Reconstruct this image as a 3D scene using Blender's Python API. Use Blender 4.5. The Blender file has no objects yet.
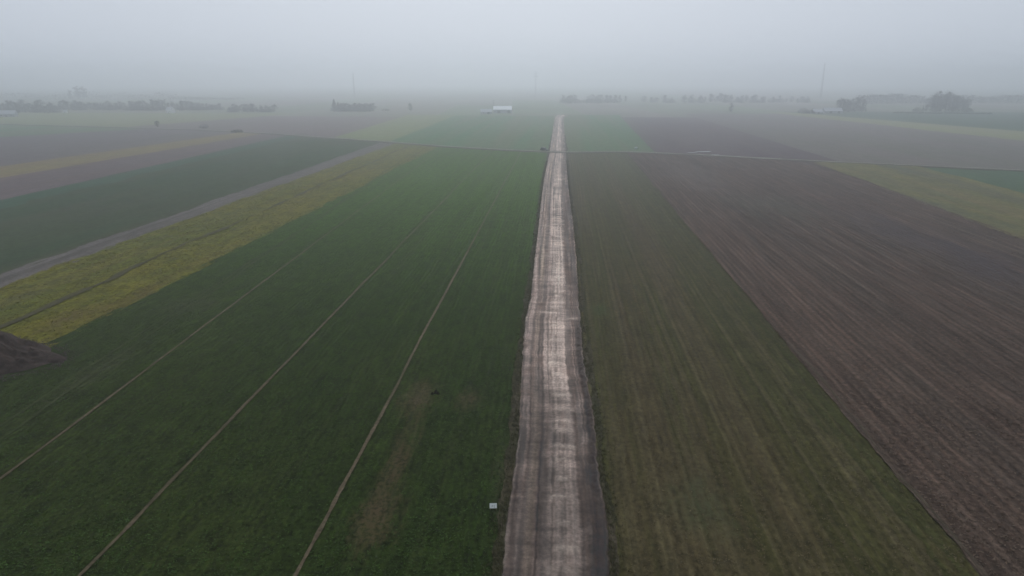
import bpy, math, random
import numpy as np

# ------------------------------------------------------------------ camera, sky, sun, exposure
H = 42.0                       # drone height above the fields (m)
F_PX, CX, CY = 692.0, 512.0, 288.0
VPX, VPY = 562.0, 80.0         # vanishing point of the road
PITCH = math.atan((CY - VPY) / F_PX)
YAW = math.atan((VPX - CX) / math.hypot(F_PX, CY - VPY))

sc = bpy.context.scene
col = sc.collection
cam_d = bpy.data.cameras.new('camera')
cam = bpy.data.objects.new('camera', cam_d)
col.objects.link(cam)
cam.location = (0, 0, H)
cam.rotation_euler = (math.pi / 2 - PITCH, 0, YAW)
cam_d.sensor_width = 36.0
cam_d.lens = 36.0 * F_PX / 1024.0
cam_d.clip_start = 0.5
cam_d.clip_end = 30000
sc.camera = cam

SUN_EL, SUN_AZ = math.radians(42), math.radians(-6)      # behind the cloud, ahead of the camera
w = bpy.data.worlds.new('World')
sc.world = w
w.use_nodes = True
wn = w.node_tree.nodes
wl = w.node_tree.links
wn.clear()
out = wn.new('ShaderNodeOutputWorld')
bg = wn.new('ShaderNodeBackground')
sky = wn.new('ShaderNodeTexSky')
sky.sky_type = 'NISHITA'
sky.sun_disc = False
sky.sun_elevation = SUN_EL
sky.sun_rotation = SUN_AZ
sky.dust_density = 4.0
hs = wn.new('ShaderNodeHueSaturation')
hs.inputs['Saturation'].default_value = 0.25
mixw = wn.new('ShaderNodeMix')
mixw.data_type = 'RGBA'
mixw.inputs[0].default_value = 0.86                       # closed stratus deck over the clear sky
mixw.inputs[7].default_value = (5.75, 6.35, 7.3, 1)
wl.new(sky.outputs[0], hs.inputs['Color'])
wl.new(hs.outputs[0], mixw.inputs[6])
wl.new(mixw.outputs[2], bg.inputs[0])
bg.inputs[1].default_value = 0.10
wl.new(bg.outputs[0], out.inputs[0])

sun_d = bpy.data.lights.new('sun', 'SUN')
sun_d.energy = 1.5
sun_d.angle = math.radians(25)
sun_d.color = (1.0, 0.985, 0.96)
sun = bpy.data.objects.new('sun', sun_d)
col.objects.link(sun)
sun.rotation_euler = (math.pi / 2 - SUN_EL, 0, math.pi - SUN_AZ)

vs = sc.view_settings
vs.view_transform = 'Standard'
vs.look = 'None'
vs.exposure = 0.0
vs.gamma = 1.0
vs.use_curve_mapping = False
sc.cycles.volume_bounces = 6
sc.cycles.max_bounces = 10
sc.cycles.use_denoising = True

# ------------------------------------------------------------------ helpers
ca, sa, cp, sp = math.cos(YAW), math.sin(YAW), math.cos(PITCH), math.sin(PITCH)
RIGHT = np.array([ca, sa, 0.0])
FWD = np.array([-sa * cp, ca * cp, -sp])
UP = np.cross(RIGHT, FWD)


def gp(px, py):
    """photo pixel -> point (X, Y) on the ground plane"""
    d = RIGHT * (px - CX) + UP * (CY - py) + FWD * F_PX
    t = -H / d[2]
    return d[0] * t, d[1] * t


def mpp(py):
    """metres per pixel across the view, on the ground at that row"""
    return H / (py - VPY) / cp


rng = np.random.default_rng(7)
_P = rng.random((256, 256)) * 2 - 1


def vnoise(x, y):
    x = np.asarray(x, float)
    y = np.asarray(y, float)
    xi = np.floor(x).astype(int)
    yi = np.floor(y).astype(int)
    fx = x - xi
    fy = y - yi
    fx = fx * fx * (3 - 2 * fx)
    fy = fy * fy * (3 - 2 * fy)
    a = _P[xi % 256, yi % 256]
    b = _P[(xi + 1) % 256, yi % 256]
    c = _P[xi % 256, (yi + 1) % 256]
    d = _P[(xi + 1) % 256, (yi + 1) % 256]
    return (a * (1 - fx) + b * fx) * (1 - fy) + (c * (1 - fx) + d * fx) * fy


def fbm(x, y, o=4):
    s, a = 0, 1.0
    x = np.asarray(x, float)
    y = np.asarray(y, float)
    for k in range(o):
        s = s + a * vnoise(x * 2 ** k + 17.3 * k, y * 2 ** k + 9.1 * k)
        a *= 0.5
    return s


def tag(o, label=None, cat=None, group=None, kind=None):
    if label: o['label'] = label
    if cat: o['category'] = cat
    if group: o['group'] = group
    if kind: o['kind'] = kind
    return o


def mesh_obj(name, verts, faces, mat, parent=None, smooth=False):
    me = bpy.data.meshes.new(name)
    me.from_pydata([tuple(v) for v in verts], [], [tuple(f) for f in faces])
    me.update()
    if mat: me.materials.append(mat)
    if smooth: me.polygons.foreach_set('use_smooth', [True] * len(me.polygons))
    o = bpy.data.objects.new(name, me)
    col.objects.link(o)
    if parent: o.parent = parent
    return o


def grid_obj(name, P, mat, parent=None, smooth=True):
    """P: (ny, nx, 3) array of points -> sheet"""
    ny, nx = P.shape[:2]
    i = np.arange(ny * nx).reshape(ny, nx)
    q = np.stack([i[:-1, :-1], i[:-1, 1:], i[1:, 1:], i[1:, :-1]], -1).reshape(-1, 4)
    me = bpy.data.meshes.new(name)
    me.vertices.add(ny * nx)
    me.vertices.foreach_set('co', P.reshape(-1).astype(np.float32))
    me.loops.add(q.size)
    me.loops.foreach_set('vertex_index', q.reshape(-1).astype(np.int32))
    me.polygons.add(len(q))
    me.polygons.foreach_set('loop_start', np.arange(0, q.size, 4, dtype=np.int32))
    me.polygons.foreach_set('loop_total', np.full(len(q), 4, dtype=np.int32))
    me.polygons.foreach_set('use_smooth', np.full(len(q), smooth))
    me.update(calc_edges=True)
    me.validate()
    me.materials.append(mat)
    o = bpy.data.objects.new(name, me)
    col.objects.link(o)
    if parent: o.parent = parent
    return o


def empty(name, loc, rz=0.0):
    o = bpy.data.objects.new(name, None)
    col.objects.link(o)
    o.location = loc
    o.rotation_euler = (0, 0, rz)
    return o


class MB:
    """collects boxes, prisms and tubes into one mesh"""
    def __init__(self):
        self.v, self.f = [], []

    def add(self, vs_, fs_):
        n = len(self.v)
        self.v += [tuple(v) for v in vs_]
        self.f += [tuple(i + n for i in f) for f in fs_]
        return self

    def box(self, x0, x1, y0, y1, z0, z1):
        return self.add([(x0, y0, z0), (x1, y0, z0), (x1, y1, z0), (x0, y1, z0), (x0, y0, z1), (x1, y0, z1), (x1, y1, z1), (x0, y1, z1)],
                        [(0, 3, 2, 1), (4, 5, 6, 7), (0, 1, 5, 4), (1, 2, 6, 5), (2, 3, 7, 6), (3, 0, 4, 7)])

    def prism(self, pts, axis, a, b):
        """pts: 2D outline; axis: the axis it is pushed along, from a to b"""
        n = len(pts)
        mk = {'x': lambda p, t: (t, p[0], p[1]), 'y': lambda p, t: (p[0], t, p[1]), 'z': lambda p, t: (p[0], p[1], t)}[axis]
        vs_ = [mk(p, a) for p in pts] + [mk(p, b) for p in pts]
        fs_ = [tuple(range(n)), tuple(range(2 * n - 1, n - 1, -1))] + [(i, i + n, (i + 1) % n + n, (i + 1) % n) for i in range(n)]
        return self.add(vs_, fs_)

    def tube(self, p0, p1, r0, r1, n=5):
        p0, p1 = np.array(p0, float), np.array(p1, float)
        d = p1 - p0
        d /= max(np.linalg.norm(d), 1e-6)
        a = np.cross(d, (0.3, 0.9, 0.2) if abs(d[2]) > 0.8 else (0, 0, 1))
        a /= np.linalg.norm(a)
        b = np.cross(d, a)
        vs_ = []
        for p, r in ((p0, r0), (p1, r1)):
            for k in range(n):
                t = 2 * math.pi * k / n
                vs_.append(p + r * (a * math.cos(t) + b * math.sin(t)))
        fs_ = [(k, (k + 1) % n, (k + 1) % n + n, k + n) for k in range(n)]
        fs_ += [tuple(range(n - 1, -1, -1)), tuple(range(n, 2 * n))]
        return self.add(vs_, fs_)

    def build(self, name, mat, parent=None, smooth=False):
        o = mesh_obj(name, self.v, self.f, mat, parent, smooth)
        return o


# ------------------------------------------------------------------ materials
class NT:
    def __init__(self, name):
        self.m = bpy.data.materials.new(name)
        self.m.use_nodes = True
        self.t = self.m.node_tree
        self.t.nodes.clear()
        self.o = self.t.nodes.new('ShaderNodeOutputMaterial')
        self.b = self.t.nodes.new('ShaderNodeBsdfPrincipled')
        self.t.links.new(self.b.outputs[0], self.o.inputs[0])
        self.pos = self.n('ShaderNodeNewGeometry').outputs['Position']

    def n(self, k):
        return self.t.nodes.new(k)

    def link(self, a, b):
        self.t.links.new(a, b)

    def scale(self, v):
        m = self.n('ShaderNodeVectorMath')
        m.operation = 'MULTIPLY'
        self.link(self.pos, m.inputs[0])
        m.inputs[1].default_value = v
        return m.outputs[0]

    def noise(self, vec_scale, detail=4, rough=0.55, dist=0.0):
        t = self.n('ShaderNodeTexNoise')
        t.inputs['Scale'].default_value = 1.0
        t.inputs['Detail'].default_value = detail
        t.inputs['Roughness'].default_value = rough
        t.inputs['Distortion'].default_value = dist
        self.link(self.scale(vec_scale), t.inputs['Vector'])
        return t.outputs['Fac']

    def math(self, op, a, b=None, c=None, clamp=False):
        m = self.n('ShaderNodeMath')
        m.operation = op
        m.use_clamp = clamp
        for i, x in enumerate((a, b, c)):
            if x is None: continue
            if isinstance(x, (int, float)): m.inputs[i].default_value = x
            else: self.link(x, m.inputs[i])
        return m.outputs[0]

    def ramp(self, x, lo, hi, o0=0.0, o1=1.0):
        m = self.n('ShaderNodeMapRange')
        m.interpolation_type = 'SMOOTHSTEP'
        self.link(x, m.inputs[0])
        for i, v in enumerate((lo, hi, o0, o1)): m.inputs[i + 1].default_value = v
        return m.outputs[0]

    def mix(self, f, a, b, blend='MIX'):
        m = self.n('ShaderNodeMix')
        m.data_type = 'RGBA'
        m.blend_type = blend
        for i, x in ((0, f), (6, a), (7, b)):
            if isinstance(x, (int, float)): m.inputs[i].default_value = x
            elif isinstance(x, tuple): m.inputs[i].default_value = (*x[:3], 1)
            else: self.link(x, m.inputs[i])
        return m.outputs[2]

    def gain(self, colr, f):
        g = self.n('ShaderNodeCombineColor')
        for i in range(3): self.link(f, g.inputs[i])
        return self.mix(1.0, colr, g.outputs[0], 'MULTIPLY')

    def finish(self, colr, rough=0.9, spec=0.2, height=None, bump=0.3, dist=0.1):
        if isinstance(colr, tuple): self.b.inputs['Base Color'].default_value = (*colr, 1)
        else: self.link(colr, self.b.inputs['Base Color'])
        if isinstance(rough, (int, float)): self.b.inputs['Roughness'].default_value = rough
        else: self.link(rough, self.b.inputs['Roughness'])
        self.b.inputs['Specular IOR Level'].default_value = spec
        if height is not None:
            bp = self.n('ShaderNodeBump')
            bp.inputs['Strength'].default_value = bump
            bp.inputs['Distance'].default_value = dist
            self.link(height, bp.inputs['Height'])
            self.link(bp.outputs[0], self.b.inputs['Normal'])
        return self.m


def field_mat(name, c1, c2, streak=None, s_amt=0.5, kx=0.35, ky=0.006, grain=0.5, gscale=1.3, mott=0.02, rows=None, along=0.45,
              row_amt=0.3, patches=(), bump=0.5, wide=None, wide_amt=0.5, kxw=0.06, far_tone=None, far_tone_y=(90, 330)):
    """soil or crop: two mottled tones, stripes along the rows, grain, patches with a shape of their own"""
    t = NT(name)
    n1 = t.noise((mott, mott * along, 0), 5, 0.6)
    n1b = t.noise((mott * 5, mott * 5.5 * along, 0), 4, 0.6)
    f = t.math('ADD', t.math('MULTIPLY', n1, 0.65), t.math('MULTIPLY', n1b, 0.35))
    c = t.mix(t.ramp(f, 0.36, 0.64), c1, c2)
    if far_tone:                                   # greener look of the grazing view, put into the colour with distance
        sy = t.n('ShaderNodeSeparateXYZ')
        t.link(t.pos, sy.inputs[0])
        yy = t.math('MULTIPLY_ADD', n1b, 60.0, sy.outputs[1])
        c = t.mix(t.ramp(yy, far_tone_y[0] + 30, far_tone_y[1] + 30), c, far_tone)
    ns = t.noise((kx, ky, 0), 4, 0.65)
    if wide:
        nw = t.noise((kxw, ky * 0.6, 3.0), 3, 0.55)
        c = t.mix(t.math('MULTIPLY', t.ramp(nw, 0.40, 0.66), wide_amt), c, wide)
    if streak:
        c = t.mix(t.math('MULTIPLY', t.ramp(ns, 0.44, 0.68), s_amt), c, streak)
    hgt = t.math('MULTIPLY', ns, 0.6)
    if rows:
        sx = t.n('ShaderNodeSeparateXYZ')
        t.link(t.pos, sx.inputs[0])
        wob = t.math('MULTIPLY', t.noise((0.05, 0.012, 0), 2), rows * 1.2)
        ph = t.math('MULTIPLY', t.math('ADD', sx.outputs[0], wob), 2 * math.pi / rows)
        r = t.math('MULTIPLY_ADD', t.math('SINE', ph), 0.5, 0.5)
        br = t.noise((0.5, 0.012, 0), 3)
        r = t.math('MULTIPLY', r, t.ramp(br, 0.3, 0.65))
        c = t.gain(c, t.math('MULTIPLY_ADD', r, row_amt, 1.0 - row_amt * 0.45))
        hgt = t.math('ADD', hgt, t.math('MULTIPLY', r, 0.6))
    g1 = t.noise((gscale, gscale * 0.8, 0), 6, 0.7)
    g2 = t.noise((gscale * 0.30, gscale * 0.30 * along, 0), 5, 0.7)
    g = t.math('ADD', t.math('MULTIPLY', g1, 0.6), t.math('MULTIPLY', g2, 0.4))
    c = t.gain(c, t.ramp(g, 0.34, 0.68, 1.0 - grain, 1.0 + grain * 1.15))
    for (x, y, rx, ry, pc, amt) in patches:
        m = t.n('ShaderNodeVectorMath')
        m.operation = 'SUBTRACT'
        t.link(t.pos, m.inputs[0])
        m.inputs[1].default_value = (x, y, 0)
        s = t.n('ShaderNodeVectorMath')
        s.operation = 'MULTIPLY'
        t.link(m.outputs[0], s.inputs[0])
        s.inputs[1].default_value = (1 / rx, 1 / ry, 0)
        ln = t.n('ShaderNodeVectorMath')
        ln.operation = 'LENGTH'
        t.link(s.outputs[0], ln.inputs[0])
        pn = t.noise((2.2 / rx, 2.2 / ry, 0), 8, 0.75)
        d = t.math('MULTIPLY_ADD', pn, 3.4, t.math('SUBTRACT', ln.outputs['Value'], 1.7))
        fr = t.ramp(g1, 0.40, 0.58, 0.25, 1.0)
        c = t.mix(t.math('MULTIPLY', t.math('MULTIPLY', t.ramp(d, 0.0, 1.2, 1.0, 0.0), amt), fr), c, pc)
    hgt = t.math('ADD', hgt, t.math('MULTIPLY', g1, 1.0))
    return t.finish(c, 0.95, 0.08, hgt, bump, 0.12)


def plain(name, c, rough=0.8, spec=0.3, var=0.15, sc_=0.8, metal=0.0):
    t = NT(name)
    n = t.noise((sc_, sc_, sc_), 4)
    t.b.inputs['Metallic'].default_value = metal
    return t.finish(t.gain(t.mix(0.0, c, c), t.ramp(n, 0.25, 0.75, 1 - var, 1 + var)), rough, spec)


def vcol_mat(name, grain=0.25, gs=2.5, rough=0.75, spec=0.4, bump=0.5):
    """albedo of the soil itself from a colour attribute, with grain"""
    t = NT(name)
    a = t.n('ShaderNodeAttribute')
    a.attribute_name = 'albedo'
    g = t.noise((gs, gs, gs), 6, 0.7)
    g2 = t.noise((1.3, 0.03, 0), 4, 0.6)
    gg = t.math('ADD', t.math('MULTIPLY', g, 0.6), t.math('MULTIPLY', g2, 0.4))
    c = t.gain(a.outputs['Color'], t.ramp(gg, 0.34, 0.68, 1 - grain, 1 + grain))
    r = t.ramp(g2, 0.35, 0.65, rough - 0.08, rough + 0.12)
    return t.finish(c, r, spec, g, bump, 0.08)


def set_albedo(o, C):
    at = o.data.attributes.new('albedo', 'FLOAT_COLOR', 'POINT')
    C4 = np.concatenate([C.reshape(-1, 3), np.ones((C.reshape(-1, 3).shape[0], 1))], 1)
    at.data.foreach_set('color', C4.reshape(-1).astype(np.float32))


# ------------------------------------------------------------------ ground
tg = NT('far_fields')
sx = tg.n('ShaderNodeMapping')
tg.link(tg.pos, sx.inputs[0])
sx.inputs['Rotation'].default_value = (0, 0, math.radians(90 - 4))
br = tg.n('ShaderNodeTexBrick')
tg.link(sx.outputs[0], br.inputs['Vector'])
br.inputs['Scale'].default_value = 1.0
br.inputs['Brick Width'].default_value = 620
br.inputs['Row Height'].default_value = 95
br.inputs['Mortar Size'].default_value = 2.0
br.inputs['Color1'].default_value = (0.095, 0.125, 0.065, 1)  # far tones lightened: part of the fade into haze is in the colour
br.inputs['Color2'].default_value = (0.135, 0.118, 0.100, 1)
br.inputs['Mortar'].default_value = (0.15, 0.14, 0.115, 1)
gn = tg.noise((0.012, 0.004, 0), 5)
tg.finish(tg.gain(br.outputs['Color'], tg.ramp(gn, 0.3, 0.7, 0.8, 1.2)), 0.95, 0.1)
S = 6000
ground = mesh_obj('ground', [(-S, -S, 0), (S, -S, 0), (S, S, 0), (-S, S, 0)], [(0, 1, 2, 3)], tg.m)
tag(ground, kind='structure')

# the lane that crosses the big road
LANE_PX = [(-220, 117.5), (-60, 122.5), (120, 127.5), (200, 130), (270, 133.6), (330, 138), (390, 142.3), (460, 147.6), (545, 152),
           (566, 152.6), (620, 151.9), (660, 153.4), (700, 155.2), (765, 158.9), (850, 163), (940, 167), (1024, 171), (1180, 179)]
LANE = np.array([gp(*p) for p in LANE_PX])


def lane_y(x):
    return np.interp(x, LANE[:, 0], LANE[:, 1])


def edge(p0, p1):
    """straight field edge through two photo points -> X as a function of Y"""
    a, b = gp(*p0), gp(*p1)
    k = (b[0] - a[0]) / (b[1] - a[1])
    return lambda y: a[0] + k * (np.asarray(y, float) - a[1])


E = {
    'road_l': edge((500, 576), (549.5, 150)), 'road_r': edge((611, 576), (565.6, 150)),
    'wheat_l': edge((60, 340), (437, 147)), 'track_r': edge((0, 288), (392, 145)), 'track_l': edge((0, 276), (380, 143)),
    'lg_l': edge((0, 200), (276, 138)), 'mauve_l': edge((0, 178), (246, 136.5)), 'yel_l': edge((0, 166.5), (228, 134)),
    'grey_l': edge((0, 137), (150, 128.5)),
    'stub_r': edge((985, 576), (632, 158)), 'plo_r': edge((1024, 240), (815, 163)), 'yel_r': edge((1024, 194), (930, 170)),
    'f1_l': edge((398, 138), (436, 123)), 'f2_l': edge((332, 138), (398, 118)), 'f3_l': edge((140, 126), (300, 113.5)),
    'fr1': edge((655, 152), (622, 118)), 'fr2': edge((825, 157), (743, 132)), 'fr3': edge((1024, 141), (790, 115)),
    'fr4': edge((1024, 131.5), (790, 112.5)),
}
Y_NEAR = 40.0
Y_END = gp(560, 116)[1]
_z = [0.02]


def field(name, el, er, y0, y1, mat, nx=24, dy=4.0, relief=None, over=0.6, wob=0.35):
    """a strip between two edges; y0 / y1 a number or 'lane'"""
    z = _z[0]
    _z[0] += 0.006
    mid = 0.5 * (float(el(300)) + float(er(300)))
    v = [0.0]
    ya = float(lane_y(mid)) if y0 == 'lane' else y0
    yb = float(lane_y(mid)) if y1 == 'lane' else y1
    ys = [ya]
    while ys[-1] < yb:
        ys.append(ys[-1] + dy * max(1.0, ys[-1] / 160.0))
    ys = np.array(ys)
    v = (ys - ya) / (ys[-1] - ya)
    u = np.linspace(0, 1, nx)
    U, V = np.meshgrid(u, v)
    y_guess = ya + V * (yb - ya)
    for _ in range(3):
        xl = el(y_guess) - over + wob * (fbm(y_guess * 0.08, U * 0 + 3.3 + z * 50) + 0.6 * fbm(y_guess * 0.45, U * 0 + 5.3 + z * 50))
        xr = er(y_guess) + over + wob * (fbm(y_guess * 0.08, U * 0 + 8.3 + z * 50) + 0.6 * fbm(y_guess * 0.45, U * 0 + 9.3 + z * 50))
        X = xl + U * (xr - xl)
        a = lane_y(X) if y0 == 'lane' else np.full_like(X, y0)
        b = lane_y(X) if y1 == 'lane' else np.full_like(X, y1)
        y_guess = a + V * (b - a)
    Y = y_guess
    Z = np.full_like(X, z) + (relief(X, Y) if relief else 0)
    o = grid_obj(name, np.stack([X, Y, Z], -1), mat)
    tag(o, kind='structure')
    return o


BROWN = (0.085, 0.066, 0.042)
bx = lambda x, y: gp(x, y)
pb = [(*gp(418, 398), 3.0, 7, (0.068, 0.050, 0.027), 0.9), (*gp(468, 400), 2.2, 4, (0.060, 0.046, 0.024), 0.8), (*gp(395, 470), 1.8, 16, (0.056, 0.042, 0.022), 0.85),
      (*gp(375, 520), 2.8, 6, (0.062, 0.046, 0.024), 0.9), (*gp(190, 305), 6, 8, (0.06, 0.056, 0.035), 0.5), (*gp(95, 372), 3, 14, (0.058, 0.055, 0.034), 0.4),
      (*gp(528, 330), 1.6, 14, (0.055, 0.045, 0.032), 0.6), (*gp(505, 470), 1.6, 10, (0.06, 0.055, 0.03), 0.5)]
m_wheat = field_mat('winter_wheat', (0.0125, 0.0240, 0.0035), (0.021, 0.030, 0.0060), (0.026, 0.031, 0.010), 0.35, 0.5, 0.008, 0.75, 2.0, 0.014, rows=0.9,
                    row_amt=0.30, patches=pb, bump=0.6, far_tone=(0.036, 0.082, 0.004), far_tone_y=(60, 300))
m_yellow = field_mat('yellow_fallow', (0.106, 0.095, 0.009), (0.066, 0.076, 0.011), (0.088, 0.068, 0.018), 0.6, 0.45, 0.005, 0.65, 1.1, 0.04, bump=0.8,
                     patches=[(*gp(70, 318), 4, 9, (0.095, 0.062, 0.034), 0.7), (*gp(135, 300), 4, 16, (0.11, 0.07, 0.03), 0.5), (*gp(25, 296), 3, 5, (0.05, 0.055, 0.035), 0.6)])
m_track = field_mat('farm_track_soil', (0.115, 0.10, 0.095), (0.085, 0.075, 0.070), (0.055, 0.050, 0.042), 0.75, 0.75, 0.004, 0.35, 1.2, 0.05, bump=0.5)
m_greygreen = field_mat('thin_grey_green_crop', (0.027, 0.046, 0.016), (0.046, 0.046, 0.026), (0.027, 0.046, 0.015), 0.5, 0.09, 0.003, 0.35, 0.6, 0.008,
                        wide=(0.018, 0.046, 0.018), wide_amt=0.6, kxw=0.035)
m_dgreen = field_mat('dark_green_crop', (0.024, 0.058, 0.030), (0.032, 0.062, 0.034), (0.05, 0.06, 0.04), 0.3, 0.12, 0.004, 0.3, 0.6, 0.012)
m_mauve = field_mat('harrowed_mauve_soil', (0.094, 0.068, 0.072), (0.078, 0.062, 0.058), (0.115, 0.066, 0.054), 0.5, 0.12, 0.004, 0.3, 0.7, 0.015)
m_yel2 = field_mat('faded_yellow_stubble', (0.150, 0.120, 0.040), (0.12, 0.096, 0.05), (0.15, 0.09, 0.05), 0.5, 0.12, 0.004, 0.3, 0.7, 0.012)
m_greysoil = field_mat('grey_tilled_soil', (0.080, 0.062, 0.070), (0.092, 0.076, 0.072), (0.062, 0.064, 0.052), 0.5, 0.07, 0.003, 0.3, 0.6, 0.008)
m_stub = field_mat('olive_stubble', (0.042, 0.038, 0.013), (0.033, 0.037, 0.011), (0.074, 0.062, 0.032), 0.7, 1.1, 0.006, 0.5, 1.6, 0.02, rows=1.05, far_tone=(0.052, 0.054, 0.020), far_tone_y=(110, 380),
                   row_amt=0.34, wide=(0.066, 0.046, 0.027), wide_amt=0.55, kxw=0.14,
                   patches=[(*gp(600, 310), 2.2, 5, (0.035, 0.06, 0.02), 0.7), (*gp(700, 505), 4, 7, (0.042, 0.056, 0.027), 0.5)])
m_plough = field_mat('ploughed_soil', (0.074, 0.048, 0.036), (0.058, 0.038, 0.029), (0.100, 0.074, 0.058), 0.5, 0.55, 0.012, 0.6, 1.7, 0.02, rows=1.35, row_amt=0.62, along=0.10,
                     wide=(0.046, 0.036, 0.028), wide_amt=0.6, kxw=0.10, bump=1.0,
                     patches=[(*gp(770, 205), 16, 34, (0.062, 0.068, 0.050), 0.6), (*gp(690, 175), 14, 60, (0.115, 0.094, 0.085), 0.6),
                              (*gp(905, 235), 12, 60, (0.048, 0.040, 0.044), 0.8), (*gp(985, 262), 10, 40, (0.044, 0.036, 0.040), 0.8)])
m_yel3 = field_mat('rough_yellow_grass', (0.118, 0.104, 0.032), (0.082, 0.090, 0.030), (0.12, 0.088, 0.044), 0.65, 0.16, 0.006, 0.4, 0.7, 0.02,
                   wide=(0.056, 0.062, 0.040), wide_amt=0.7, kxw=0.07)
m_rgreen = field_mat('right_green_crop', (0.030, 0.070, 0.034), (0.040, 0.074, 0.034), (0.05, 0.07, 0.04), 0.4, 0.12, 0.004, 0.3, 0.6, 0.012)
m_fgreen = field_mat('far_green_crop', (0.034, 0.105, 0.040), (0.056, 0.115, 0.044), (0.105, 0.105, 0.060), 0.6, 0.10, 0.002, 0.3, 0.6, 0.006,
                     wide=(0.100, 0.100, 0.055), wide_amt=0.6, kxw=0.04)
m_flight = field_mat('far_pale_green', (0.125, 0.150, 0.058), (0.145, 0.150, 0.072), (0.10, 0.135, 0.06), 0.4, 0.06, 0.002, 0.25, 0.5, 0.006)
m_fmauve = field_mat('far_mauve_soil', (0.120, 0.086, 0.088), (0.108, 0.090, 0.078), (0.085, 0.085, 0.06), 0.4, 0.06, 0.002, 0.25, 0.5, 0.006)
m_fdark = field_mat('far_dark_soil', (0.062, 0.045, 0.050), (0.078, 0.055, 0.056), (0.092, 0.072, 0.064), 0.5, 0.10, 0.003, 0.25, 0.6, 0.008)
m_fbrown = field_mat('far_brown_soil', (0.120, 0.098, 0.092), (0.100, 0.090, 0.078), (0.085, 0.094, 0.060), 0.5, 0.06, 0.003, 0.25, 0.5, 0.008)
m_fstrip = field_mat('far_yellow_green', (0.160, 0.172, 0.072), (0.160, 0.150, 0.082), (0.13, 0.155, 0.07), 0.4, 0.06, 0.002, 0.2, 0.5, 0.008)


def furrows(spacing, amp, rough):
    def f(X, Y):
        w_ = X + 0.5 * fbm(X * 0.03, Y * 0.012, 2)
        r = np.abs(((w_ / spacing) % 1.0) * 2 - 1)
        a = 0.55 + 0.45 * vnoise(np.floor(w_ / spacing) * 3.7, Y * 0.02)
        big = 0.10 * fbm(X * 0.12 + 5, Y * 0.01, 3)
        return amp * a * r + rough * fbm(X * 0.9, Y * 0.35, 3) + big + rough + 0.12
    return f


field('wheat_field', E['wheat_l'], E['road_l'], Y_NEAR, 'lane', m_wheat, nx=160, dy=2.0, relief=lambda X, Y: 0.04 + 0.03 * fbm(X * 0.5, Y * 0.1, 3))
field('fallow_strip', E['track_r'], E['wheat_l'], Y_NEAR, 'lane', m_yellow, nx=90, dy=2.0, wob=0.9, relief=lambda X, Y: 0.06 + 0.05 * fbm(X * 0.6, Y * 0.3, 3))
field('farm_track', E['track_l'], E['track_r'], Y_NEAR, 'lane', m_track, nx=30, dy=2.0, wob=0.7,
      relief=lambda X, Y: 0.03 + 0.025 * fbm(X * 1.2, Y * 0.1, 3))
field('grey_green_field', E['lg_l'], E['track_l'], Y_NEAR, 'lane', m_greygreen)
eg = lambda y: E['lg_l'](y) + 14
field('dark_green_strip', E['lg_l'], eg, Y_NEAR, 'lane', m_dgreen, wob=2.5)
field('mauve_strip', E['mauve_l'], E['lg_l'], Y_NEAR, 'lane', m_mauve)
field('yellow_strip', E['yel_l'], E['mauve_l'], Y_NEAR, 'lane', m_yel2)
field('grey_tilled_field', E['grey_l'], E['yel_l'], Y_NEAR, 'lane', m_greysoil)
field('pale_green_field', lambda y: E['grey_l'](y) - 260, E['grey_l'], Y_NEAR, 'lane', m_fgreen)
field('stubble_field', E['road_r'], E['stub_r'], Y_NEAR, 'lane', m_stub, nx=150, dy=2.0, relief=lambda X, Y: 0.03 + 0.06 * np.abs(((X / 1.55) % 1) * 2 - 1) + 0.03 * fbm(X * 0.6, Y * 0.2, 3))
m_margin = field_mat('green_field_margin', (0.032, 0.035, 0.011), (0.040, 0.041, 0.014), (0.054, 0.046, 0.022), 0.6, 0.6, 0.006, 0.5, 1.6, 0.03, rows=1.55, row_amt=0.3)
field('stubble_margin', lambda y: E['stub_r'](y) - 3.6, lambda y: E['stub_r'](y) - 0.8, Y_NEAR, 'lane', m_margin, nx=24, dy=1.0, wob=1.3, relief=lambda X, Y: 0.06 + 0.04 * fbm(X * 0.6, Y * 0.2, 3))
field('ploughed_field', E['stub_r'], E['plo_r'], Y_NEAR, 'lane', m_plough, nx=330, dy=0.9, relief=furrows(1.35, 0.13, 0.05))
field('rough_grass_strip', E['plo_r'], E['yel_r'], Y_NEAR, 'lane', m_yel3, nx=60, dy=3.0, wob=0.9, relief=furrows(6.0, 0.10, 0.05))
field('right_green_field', E['yel_r'], lambda y: E['yel_r'](y) + 260, Y_NEAR, 'lane', m_rgreen)
# beyond the lane
e_mid = lambda y: E['road_l'](y) - 26
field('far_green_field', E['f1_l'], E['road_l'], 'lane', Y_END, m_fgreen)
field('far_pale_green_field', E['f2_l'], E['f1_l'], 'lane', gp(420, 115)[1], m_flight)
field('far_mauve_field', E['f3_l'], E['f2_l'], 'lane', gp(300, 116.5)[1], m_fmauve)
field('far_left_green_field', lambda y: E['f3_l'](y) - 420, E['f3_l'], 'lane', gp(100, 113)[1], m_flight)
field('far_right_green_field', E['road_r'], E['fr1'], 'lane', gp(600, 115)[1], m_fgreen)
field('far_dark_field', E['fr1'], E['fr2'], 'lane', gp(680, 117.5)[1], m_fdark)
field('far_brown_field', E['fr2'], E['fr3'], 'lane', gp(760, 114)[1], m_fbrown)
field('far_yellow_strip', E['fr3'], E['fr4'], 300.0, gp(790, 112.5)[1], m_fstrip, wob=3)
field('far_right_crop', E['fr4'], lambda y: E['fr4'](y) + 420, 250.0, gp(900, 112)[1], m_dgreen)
Z_TOP = _z[0]


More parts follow.
